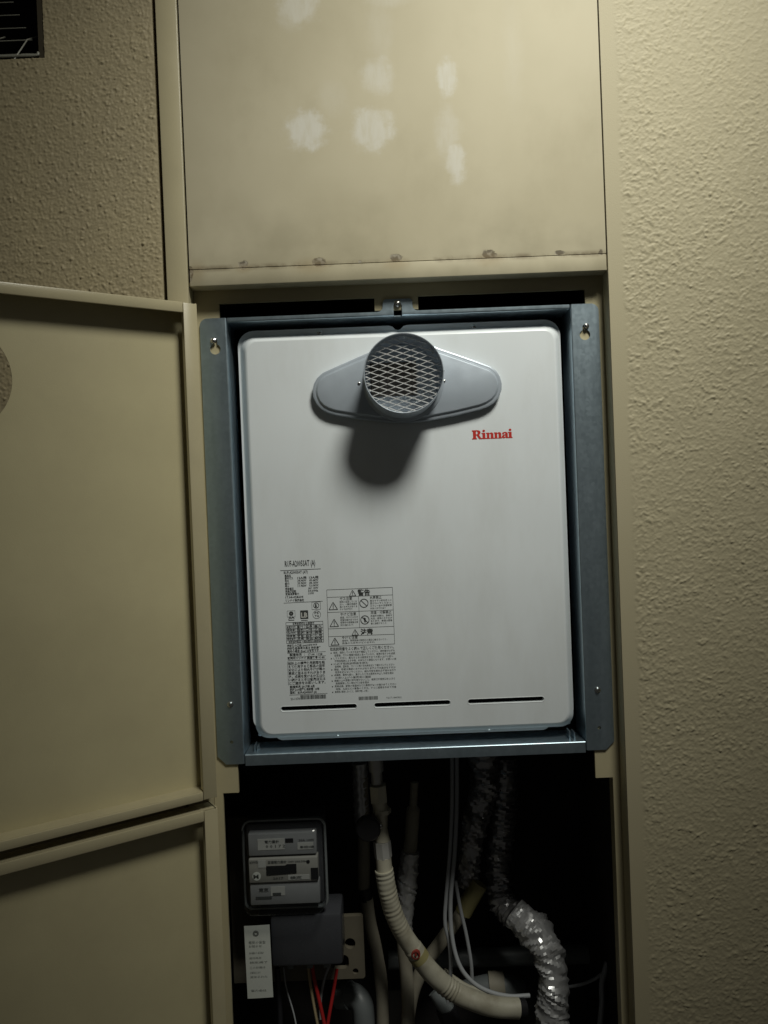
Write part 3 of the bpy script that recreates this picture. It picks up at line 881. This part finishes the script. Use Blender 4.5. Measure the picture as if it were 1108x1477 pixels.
def warning(b):
    X0, X1, XM = -88, 8, -42
    Z = [-122, -133, -155, -179, -190.5, -204.8]
    frame_(b, X0, X1, Z[5], Z[0], .5)
    for z in Z[1:5]: ln(b, X0, z, X1, z, .45)
    ln(b, XM, Z[1], XM, Z[3], .45)
    warn_tri(b, -50.5, -132.2, 9.6); txt(b, '警告', -43, -131.4, 9.6, 18, .03)
    warn_tri(b, -49, -189.6, 9.6); txt(b, '注意', -41, -188.9, 9.6, 18, .03)
    warn_tri(b, -79.5, -151.2, 12.6, 1.0); warn_tri(b, -79, -176, 12.6, 1.0); warn_tri(b, -79, -203, 12, 1.0)
    for cx, cz in ((-34.5, -143.6), (-34, -168)):
        ringp(b, cx, cz, 6.6, 1.1)
        ln(b, cx - 4.6, cz + 4.6, cx + 4.6, cz - 4.6, 1.1)
    b.add([(-35.6, YT, -164.2), (-32.6, YT, -165.6), (-33, YT, -171.8), (-35, YT, -171.4)], [(0, 1, 2, 3)])
part('warning_print', 'print_dark', wh, warning)
def finep(b):
    def blk(x, z, ss, h, w_, st, bold=.006):
        for k, s in enumerate(ss): txt(b, s, x, z - k * st, h, w_ * (1 if k < len(ss) - 1 else .72), bold)
    txt(b, 'ガス注意', -69.5, -137.8, 5.2, 18, .01); blk(-70, -141.6, ('換気に注意してくだ', 'さい。一酸化炭素中', '毒のおそれがありま', 'すので必ず行う'), 3.2, 25.5, 3.6)
    txt(b, 'やけど注意', -69.5, -160.4, 5.2, 23, .01); blk(-70, -164.4, ('高温。やけどのおそ', '湯温を確かめてから', '使用中や使用後は排', '気口に触らないで'), 3.2, 26, 3.7)
    txt(b, '火気禁止', -25.5, -137.6, 5.2, 17, .01); blk(-25.5, -141.6, ('燃えやすい物を近くに', '置かないでください。', 'スプレー缶や洗濯物等', '火災のおそれあり'), 3.2, 31.5, 3.7)
    txt(b, '改造・分解禁止', -25, -159.6, 5.2, 30, .01); blk(-25.5, -163.8, ('改造や分解は、事故や', '火災、感電のおそれが', 'あります。修理は資格', '者に依頼すること'), 3.2, 31.5, 3.7)
    txt(b, 'やけど注意', -68.5, -194.8, 5.0, 23, .01); blk(-68.5, -198.4, ('使用中、使用直後は排気口の周辺に触らないこと。', '高温のためやけどのおそれ'), 3.0, 66, 3.6)
    txt(b, '取扱説明書をよく読んで正しくご使用ください。', -86.5, -211, 5.4, 93, .012)
    lines = ['換気、通気しているかを必ず確認してください。排気筒がはずれ', '設置後、ガスの種類が銘板と合っているか、電源が合うかを点検', 'してください。異なるときは使用をやめてお買い上げの店へ',
             '不完全燃焼による中毒、火災などの原因になります。お使いの前', 'に必ず取扱説明書を読む', '使用時、塗料缶、ガソリン等の引火物を近くで使わないでください', '凍結。冬期は凍結のおそれがありますので水抜きをするか',
             '電源を切らないでください。給水元栓を閉め必ず排水を行う', '点検時、異常な臭い、音がしたときは使用を中止し元栓を閉め', 'お買い上げの販売店に連絡', '機器の上や周囲に物を置かないこと。給気口や排気口をふさぐ', '長期使用しない時はガス栓を閉め',
             '定期点検、配管の保温材などに異常がないか確かめてください', '地震、火災などの緊急のときは、すぐに使用をやめて元栓', '業務用に使用しないこと。寿命が著しく短く']
    for k, s in enumerate(lines):
        txt(b, s, -82 + (k % 2) * 1.5, -215.6 - k * 4.1, 3.5, (90 if len(s) > 22 else 52) - (k % 3) * 1.5, .004)
        if k % 2 == 0: b.add([(-86, YT, -215.4 - k * 4.1), (-84.4, YT, -215.4 - k * 4.1), (-84.4, YT, -213.8 - k * 4.1), (-86, YT, -213.8 - k * 4.1)], [(0, 1, 2, 3)])
    bars(b, -47.5, -19.5, -285, -280, .62)
    txt(b, 'U217-1440X02', -7, -284.4, 3.6, 22, .0)
part('instruction_print', 'print_grey', wh, finep)

# ------------------------------------------------------------------ lower compartment
def at(px, py, Y):
    """point at depth Y (mm) seen at a photograph position; used to read off the layout"""
    d = _fw * 1110 + _R * (px - 554) - _U * (py - 738.5)
    t = (Y + 1110) / d.y
    return Vector((d.x * t, Y, d.z * t))

# mounting board behind the meter
bo = [at(338, 1180, 150), at(520, 1180, 150), at(527, 1411, 150), at(338, 1418, 150)]
bx0, bx1, bz0, bz1 = bo[3].x, bo[2].x, bo[2].z, bo[0].z
def board(b):
    h1, h2, h3 = at(505, 1361, 150), at(492, 1388, 150), at(513, 1401, 150)
    zt, xt = at(400, 1326, 150).z, at(468, 1250, 150).x
    b.plate([(bx0, bz0), (bx1 - 3, bz0), (bx1, bz0 + 3), (bx1, zt - 3), (bx1 - 3, zt), (xt, zt), (xt, bz1), (bx0, bz1)], [circ(h1.x, h1.z, 9, 16), rrect(h2.x - 18, h2.x + 13, h2.z - 11, h2.z + 12, 8, 4), circ(h3.x, h3.z, 5, 12)], 150, 160)
tag(part('meter_board', 'board_beige', None, board), 'beige plastic mounting board with holes behind the electric meter', 'board')

MY = 64.0
a_, c_ = at(347, 1200, MY - 16), at(470, 1318, MY - 16)
mx0, mx1, mz0, mz1 = a_.x, c_.x - 2, c_.z - 2, a_.z
em = empty('electric_meter', ((mx0 + mx1) / 2, MY + 20, mz0), 'grey electric meter with clear cover inside the dark lower niche', 'electric meter')
part('base', 'meter_base', em, lambda b: b.box(mx0 + 1, mx1 - 1, MY + 18, 149, mz0 + 2, mz1 - 2, 4), 40)
W_, H_ = mx1 - mx0, mz1 - mz0
def mz(t): return mz1 - t * H_
def mxx(t): return mx0 + t * W_
part('upper_plate', 'meter_plate', em, lambda b: b.box(mxx(.06), mxx(.92), MY + 2, MY + 18, mz(.35), mz(.09), 2), 40)
part('middle_plate', 'meter_plate_light', em, lambda b: b.box(mxx(.06), mxx(.93), MY - 1, MY + 18, mz(.655), mz(.375), 1.5), 40)
part('lower_plate', 'meter_plate', em, lambda b: b.box(mxx(.06), mxx(.94), MY + 2, MY + 18, mz(.93), mz(.665), 2), 40)
part('display', 'lcd_dark', em, lambda b: b.plate([(mxx(.28), mz(.57)), (mxx(.66), mz(.555)), (mxx(.66), mz(.445)), (mxx(.54), mz(.445)), (mxx(.52), mz(.46)), (mxx(.28), mz(.46))], [], MY - 1.8, MY - .8))
part('indicator', 'lcd_dark', em, lambda b: b.lathe(mxx(.81), mz(.425), [(2.6, MY - .9), (2.6, MY - 1.7)], 14, False, True))
part('button', 'lcd_dark', em, lambda b: b.box(mxx(.84), mxx(.93), MY - 1.8, MY - .8, mz(.635), mz(.50)))
part('port', 'lcd_dark', em, lambda b: b.box(mxx(.53), mxx(.63), MY + 1.2, MY + 2.2, mz(.20), mz(.155)))
for x0, x1, z0, z1, y in ((.18, .52, .28, .15, 2), (.68, .88, .29, .21, 2), (.18, .275, .475, .39, -1), (.55, .82, .63, .575, -1), (.32, .50, .82, .715, 2)):
    part('sticker', 'sticker_grey', em, lambda b: b.box(mxx(x0), mxx(x1), MY + y - .6, MY + y, mz(z0), mz(z1)))
part('seal', 'paper_white', em, lambda b: b.lathe(mxx(.155), mz(.575), [(6.5, MY - 1), (6.5, MY - 1.5)], 18, False, True))
def mprint(b):
    def T(s, x, z, h, w_, y): txt(b, s, mxx(x), mz(z), h, w_, .02, MY + y)
    T('電力量計', .27, .20, 5, 22, 1.2); T('0 0 1 7 2', .28, .255, 6, 30, 1.2); T('30A 100V', .70, .195, 5, 24, 1.6); T('単相3線', .71, .275, 4.6, 22, 1.2)
    T('kWh', .075, .425, 6, 13, -1.4); T('普通電力量計 100V 60A 50Hz', .30, .43, 4.6, 62, -1.4); T('2017', .36, .62, 5, 16, -1.4); T('検定', .575, .62, 5, 18, -1.8)
    T('東京', .17, .77, 7, 15, 1.6)
    T('M', .115, .60, 9, 8, -1.8)
part('meter_print', 'print_dark', em, mprint)['kind'] = 'stuff'
for x0, x1, z0, z1, y in ((.13, .33, .855, .825, 1.2), (.345, .45, .815, .785, 1.0)):
    part('print_bar', 'print_dark', em, lambda b: b.box(mxx(x0), mxx(x1), MY + y, MY + y + .3, mz(z0), mz(z1)))
def mcover(b):
    def R(o, r, y): return [(p[0], y, p[1]) for p in rrect(mx0 - o, mx1 + o, mz0 - o, mz1 + o, r, 6)]
    b.loft([R(2, 12, MY + 22), R(1.5, 12, MY), R(0, 13, MY - 11), R(-3, 13, MY - 15.5), R(-6, 13, MY - 17)], True, True)
mcv = part('clear_cover', 'clear_cover', em, mcover, 40)
def rim(b):
    def R(o, r, y): return [(p[0], y, p[1]) for p in rrect(mx0 - o, mx1 + o, mz0 - o, mz1 + o, r, 6)]
    b.loft([R(1.6, 12, MY + 15), R(4.2, 13, MY + 15), R(4.6, 13, MY + 18), R(4.2, 13, MY + 22), R(1.6, 12, MY + 22)])
part('cover_rim', 'pvc_grey', mcv, rim, 40)

a_, c_ = at(389, 1322, 82), at(495, 1392, 82)
tb = empty('terminal_box', ((a_.x + c_.x) / 2, 110, c_.z), 'dark grey glossy terminal cover directly under the electric meter', 'terminal box')
part('lid', 'terminal_grey', tb, lambda b: b.box(a_.x, c_.x, 82, 149, c_.z, a_.z, 5), 40)
part('skirt', 'black_plastic', tb, lambda b: b.box(at(372, 1322, 100).x, c_.x - 6, 100, 148, c_.z - 9, a_.z - 4, 3), 40)
for t in (.22, .5, .74):
    xx = a_.x + (c_.x - a_.x) * t
    part('terminal_block', 'pvc_grey', tb, lambda b: b.box(xx - 5, xx + 5, 112, 145, c_.z - 22, c_.z - 9.5, 1.5), 40)

# paper tag
TY = 72.0
pa, pb = at(352, 1336, TY), at(393, 1436, TY)
def tagmesh(b):
    n, k2 = 5, 12
    rings = []
    for s_, off in ((0, 0), (1, .5)):
        pass
    vs, fs = [], []
    for j in range(k2 + 1):
        for i in range(n + 1):
            u, v_ = i / n, j / k2
            vs.append((pa.x + (pb.x - pa.x) * u + 2.2 * v_, TY - 3.0 * math.sin(v_ * 2.6) + 1.5 * (u - .5) ** 2 - 4 * v_ ** 3, pa.z + (pb.z - pa.z) * v_ + .8 * u))
    for j in range(k2):
        for i in range(n):
            q = j * (n + 1) + i; fs.append((q, q + 1, q + n + 2, q + n + 1))
    o_ = len(vs)
    vs += [(p[0], p[1] + .4, p[2]) for p in vs]
    fs += [tuple(i + o_ for i in reversed(f)) for f in fs]
    b.add(vs, fs)
pt = tag(part('paper_tag', 'paper_white', None, tagmesh, 60), 'white paper inspection tag hanging below the electric meter', 'tag')
def tagtext(b):
    w2 = pb.x - pa.x
    def surf(v_): return TY - 3.0 * math.sin(v_ * 2.6) - 4 * v_ ** 3 - .5
    H2 = pa.z - pb.z
    for v_, s, h, w_ in ((.24, '電気の安全', 5, .66), (.29, 'お知らせ', 4.4, .5), (.38, '計器の封印', 3.6, .55), (.45, '取付年月', 3.6, .45), (.51, '検定満了', 3.6, .7), (.58, 'この計器は', 3.6, .6), (.65, '計量法により', 3.6, .4), (.71, '定められた', 3.6, .66), (.90, '電力会社', 3.6, .6)):
        txt(b, s, pa.x + w2 * .16 + 2.2 * v_, pa.z - H2 * v_, h, w2 * w_, .0, surf(v_))
    b.lathe(pa.x + w2 * .46, pa.z - H2 * .10, [(4.6, TY - 1.6), (2.0, TY - 1.7)], 16)
part('tag_print', 'print_mid', pt, tagtext)

def cable(name, m, ctrl, rad, label, cat, seg=10, group=None, step=None, rfun=None, smooth=60):
    pts = spline([at(*c) for c in ctrl], 10)
    if step: pts = resample(pts, step)
    o_ = part(name, m, None, lambda b: b.tube(pts, rad, seg, True, rfun), smooth)
    return tag(o_, label, cat, group)
def cable_part(name, m, parent, ctrl, rad, seg=12, step=None, rfun=None, smooth=60):
    pts = spline([at(*c) for c in ctrl], 10)
    if step: pts = resample(pts, step)
    return part(name, m, parent, lambda b: b.tube(pts, rad, seg, True, rfun), smooth)

cable('electric_wire', 'wire_red', [(450, 1385, 124), (453, 1410, 120), (461, 1445, 114), (473, 1500, 110)], 3.0, 'left red wire coming out below the meter terminal cover', 'wire')
cable('electric_wire', 'wire_red', [(486, 1398, 130), (481, 1430, 122), (474, 1470, 115), (468, 1510, 112)], 2.8, 'right red wire crossing towards the left red one', 'wire')
cable('electric_wire', 'wire_cream', [(444, 1388, 126), (448, 1420, 124), (455, 1460, 122), (464, 1505, 120)], 2.6, 'cream wire left of the red wires', 'wire')
cable('electric_wire', 'wire_grey', [(476, 1390, 138), (468, 1412, 134), (463, 1440, 130), (462, 1470, 128)], 2.2, 'short grey wire between the two red wires', 'wire')
cable('electric_wire', 'wire_grey', [(409, 1395, 132), (413, 1424, 128), (424, 1463, 122), (432, 1505, 118)], 1.3, 'thin pale wire hanging right of the paper tag', 'wire')
cable('electric_wire', 'wire_black', [(400, 1396, 132), (402, 1430, 132), (404, 1465, 132), (404, 1510, 132)], 4.5, 'thick black wire beside the paper tag', 'wire')

# grey elbow at the bottom
pe = empty('pvc_elbow', at(515, 1477, 190), 'grey plastic pipe elbow at the bottom under the meter board', 'pipe')
cable_part('elbow', 'pvc_grey', pe, [(498, 1434, 215), (512, 1436, 208), (522, 1448, 200), (525, 1470, 197), (526, 1510, 196)], 19, 20)
cable_part('socket', 'pvc_grey', pe, [(489, 1434, 222), (505, 1435, 212)], 22.5, 20)

# gas connection with valve
gp = empty('gas_valve', at(548, 1250, 150), 'brass gas valve and steel fittings under the heater middle', 'valve')
def vtube(name, m, pts, r, seg=16, smooth=40):
    return part(name, m, gp, lambda b: b.tube([at(*p) for p in pts], r, seg), smooth)
vtube('inlet_pipe', 'steel_pipe', [(541, 1085, 113), (543, 1112, 113)], 12)
vtube('inlet_pipe', 'steel_pipe', [(543, 1112, 113), (544, 1130, 113)], 9)
vtube('union_nut', 'brass', [(545, 1132, 111), (547, 1156, 111)], 14.5, 6, 20)
vtube('valve_body', 'brass', [(547, 1156, 111), (549, 1168, 111), (551, 1195, 110), (552, 1212, 109)], lambda s: 12 if s < 14 or s > 50 else 9, 14)
vtube('union_nut', 'brass', [(551, 1166, 110), (551, 1172, 110)], 14.5, 8, 20)
vtube('coupling', 'steel_pipe', [(551, 1213, 108), (553, 1236, 107)], 14, 8, 20)
vtube('hose_end', 'brass', [(553, 1236, 106), (555, 1258, 105)], 12.5, 16)
def handle(b):
    p = at(531, 1196, 88)
    b.lathe(p.x, p.z, [(10, 106), (18, 102), (20, 96), (20, 88), (17, 85), (6, 84)], 24, False, True)
part('handle', 'black_plastic', gp, handle, 40)
def bolt(b):
    p = at(549, 1192, 90)
    b.lathe(p.x, p.z, [(3.4, 100), (3.4, 90), (2, 88.5)], 8, False, True)
part('bolt', 'screw_steel', gp, bolt, 40)

# taped gas hose
def corr(r, s, a):
    k = max(0.0, min(1.0, (120 - s) / 40.0))
    k2 = 1.0 if 222 < s < 250 else 0.0
    return r * (1 + (.045 * k * (.6 + .4 * math.sin(s * .21)) + .06 * k2) * math.sin(s * .85 + .9 * math.sin(a + s * .02) + .8 * math.sin(s * .13)) + .018 * math.sin(3 * a + s * .11))
hose = empty('gas_hose', at(650, 1430, 130), 'cream taped flexible gas hose curving down to the right', 'hose')
hp = [(554, 1254, 105), (560, 1290, 107), (573, 1330, 111), (594, 1365, 115), (622, 1402, 120), (650, 1427, 126), (685, 1444, 124), (720, 1453, 126), (748, 1454, 130)]
cable_part('hose', 'hose_white', hose, hp, lambda s: 14.6 if s < 140 else 15.6, 18, 1.6, corr)
cable_part('end_collar', 'black_plastic', hose, [(746, 1454, 130), (756, 1453, 134)], 14.5, 16)
def band(b):
    q = spline([at(*c) for c in hp], 10); q = resample(q, 2)
    i = min(range(len(q)), key=lambda k: (q[k] - at(605, 1378, 117)).length)
    b.tube(q[i - 3:i + 4], 16.0, 18)
part('tape_band', 'yellow_tape', hose, band, 60)
def dot(b):
    p = at(600, 1379, 96)
    b.lathe(p.x, p.z, [(7.5, 106), (7.2, 98.4), (4.8, 98)], 18); b.lathe(p.x, p.z, [(2.4, 101), (2.0, 98.2)], 12, False, True)
part('round_sticker', 'red_sticker', hose, dot, 40)

def wob(seed, amp=.03):
    return lambda r, s, a: r * (1 + amp * math.sin(s * .09 + seed) + amp * .6 * math.sin(2 * a + s * .05 + seed * 2))
# vertical insulated pipes
def pipe_thing(name, label, base, cat='pipe'):
    return empty(name, at(*base), label, cat)
p1 = pipe_thing('insulated_pipe', 'thin grey wrapped pipe with a black band left of the gas hose', (550, 1500, 200))
cable_part('upper_sleeve', 'tape_pipe', p1, [(522, 1120, 205), (524, 1170, 205), (525, 1225, 203), (525, 1282, 200)], 10.5, 14, 5, wob(1))
cable_part('band', 'black_plastic', p1, [(526, 1280, 200), (529, 1298, 199)], 10.8, 14)
cable_part('lower_sleeve', 'tape_pipe', p1, [(529, 1296, 199), (535, 1335, 197), (545, 1380, 192), (551, 1430, 188), (553, 1510, 185)], 10.5, 14, 5, wob(2))
cable_part('foil_wrap', 'foil', p1, [(519, 1100, 206), (520, 1140, 206), (522, 1185, 206)], 13, 18, 4, lambda r, s, a: r * (1 + .12 * math.sin(s * .9 + 3 * a) * math.sin(s * .31 + 2 * a)))

def crumple(seed, amp, jit=.09):
    rg = random.Random(seed)
    ph = [(rg.uniform(.06, .42), rg.choice((1, 2, 3, 4, 5)), rg.uniform(0, 6.28)) for _ in range(8)]
    def f(r, s, a):
        v_ = sum(math.sin(w_ * s + k * a + p + .6 * math.sin(.23 * s + 2 * a)) for w_, k, p in ph) / 8
        return r * (1 + amp * (abs(v_) * 2.6 - .6) + rg.uniform(-1, 1) * amp * jit)
    return f
p2 = pipe_thing('insulated_pipe', 'wrapped pipe with crumpled foil sleeve right behind the gas hose', (588, 1510, 190))
cable_part('upper_sleeve', 'tape_pipe', p2, [(598, 1128, 200), (596, 1165, 198), (594, 1200, 196), (591, 1232, 193)], lambda s: 7 if s < 42 else 11.5, 14, 5, wob(3))
cable_part('foil_wrap', 'foil', p2, [(592, 1228, 192), (589, 1260, 190), (586, 1300, 188), (583, 1340, 188)], lambda s: 16 - .02 * s, 24, 2.6, crumple(4, .20, .2), 35)
cable_part('lower_sleeve', 'tape_pipe', p2, [(580, 1330, 190), (584, 1380, 190), (588, 1430, 190), (589, 1510, 190)], 11.5, 14, 5, wob(4))
p3 = pipe_thing('insulated_pipe', 'grey wrapped pipe slanting up right to a yellow taped end', (580, 1520, 230))
cable_part('sleeve', 'tape_pipe', p3, [(688, 1282, 222), (665, 1318, 220), (641, 1352, 216), (615, 1388, 212), (598, 1425, 210), (588, 1470, 210), (586, 1520, 210)], 11.5, 14, 5, wob(5))
cable_part('taped_end', 'yellow_tape', p3, [(692, 1274, 223), (680, 1294, 221), (668, 1316, 220)], lambda s: 14.5 + .02 * s, 14, 5, wob(6))

# foil covered pipes on the right
f1 = pipe_thing('foil_pipe', 'thick foil wrapped pipe bending down at lower right', (797, 1520, 150))
cable_part('foil_wrap', 'foil', f1, [(742, 1318, 205), (760, 1334, 190), (781, 1356, 176), (795, 1388, 166), (799, 1425, 160), (796, 1460, 157), (795, 1520, 155)], lambda s: 25 + 2.2 * math.sin(s * .045), 34, 3.2, crumple(9, .20, .24), 24)
f2 = pipe_thing('foil_pipe', 'dim foil wrapped pipe hanging behind the grey cables', (680, 1260, 235))
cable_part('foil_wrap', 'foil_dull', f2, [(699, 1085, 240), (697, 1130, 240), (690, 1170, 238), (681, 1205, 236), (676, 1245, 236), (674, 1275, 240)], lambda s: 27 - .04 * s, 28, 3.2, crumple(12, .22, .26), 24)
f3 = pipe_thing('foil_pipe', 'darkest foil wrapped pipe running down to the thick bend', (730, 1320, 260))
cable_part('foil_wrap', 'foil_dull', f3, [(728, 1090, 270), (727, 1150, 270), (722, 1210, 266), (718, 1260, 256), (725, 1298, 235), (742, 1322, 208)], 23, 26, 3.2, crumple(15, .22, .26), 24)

# control cables
cable('control_cable', 'wire_grey', [(652, 1090, 190), (652, 1160, 188), (649, 1230, 182), (644, 1290, 175), (642, 1330, 170), (648, 1360, 168), (650, 1400, 172), (645, 1450, 180)], 3.4, 'left one of two thin grey cables hanging side by side', 'cable')
cable('control_cable', 'wire_grey', [(659, 1090, 190), (659, 1160, 186), (656, 1230, 178), (650, 1300, 168), (652, 1350, 160), (662, 1390, 152), (680, 1415, 146), (705, 1430, 142), (735, 1437, 142), (764, 1436, 146)], 3.6, 'long grey cable curving right along above the gas hose', 'cable')
cable('control_cable', 'wire_grey', [(657, 1270, 190), (664, 1310, 186), (672, 1345, 182), (679, 1385, 180), (681, 1412, 182)], 3.2, 'short grey cable branching off right of the hanging pair', 'cable')
cable('control_cable', 'wire_grey', [(876, 1388, 200), (872, 1402, 196), (868, 1420, 192), (868, 1450, 190), (862, 1510, 190)], 4.6, 'grey cable dropping at the right edge of the niche', 'cable')
cable('control_cable', 'wire_grey', [(872, 1402, 199), (856, 1413, 200), (838, 1420, 206), (818, 1424, 214)], 2.8, 'thin grey cable reaching from the right edge to the foil bend', 'cable')
cable('drain_hose', 'hose_white', [(640, 1400, 190), (655, 1412, 186), (675, 1424, 184), (700, 1432, 188)], 5.0, 'thin cream tube lying behind the gas hose', 'hose')

# pipes at the back
cable('water_pipe', 'pvc_grey', [(560, 1384, 330), (660, 1381, 330), (770, 1378, 330), (880, 1374, 330)], 17, 'dim grey pipe running level across the back of the niche', 'pipe', 18)
be = empty('pipe_joint', at(720, 1440, 250), 'dull grey pipe joint lying behind the hose end', 'pipe joint')
cable_part('joint', 'pvc_grey', be, [(672, 1432, 260), (700, 1424, 255), (725, 1422, 252), (752, 1432, 250)], 20, 18)
cable_part('collar', 'tape_pipe', be, [(706, 1422, 254), (728, 1421, 252)], 23, 18)
e2 = empty('pipe_stub', at(637, 1500, 190), 'small grey pipe stub with black collar under the gas hose', 'pipe')
cable_part('stub', 'pvc_grey', e2, [(628, 1428, 195), (636, 1440, 190), (645, 1456, 186)], 14, 18)
cable_part('collar', 'black_plastic', e2, [(643, 1454, 186), (652, 1480, 184), (655, 1510, 184)], 17, 18)
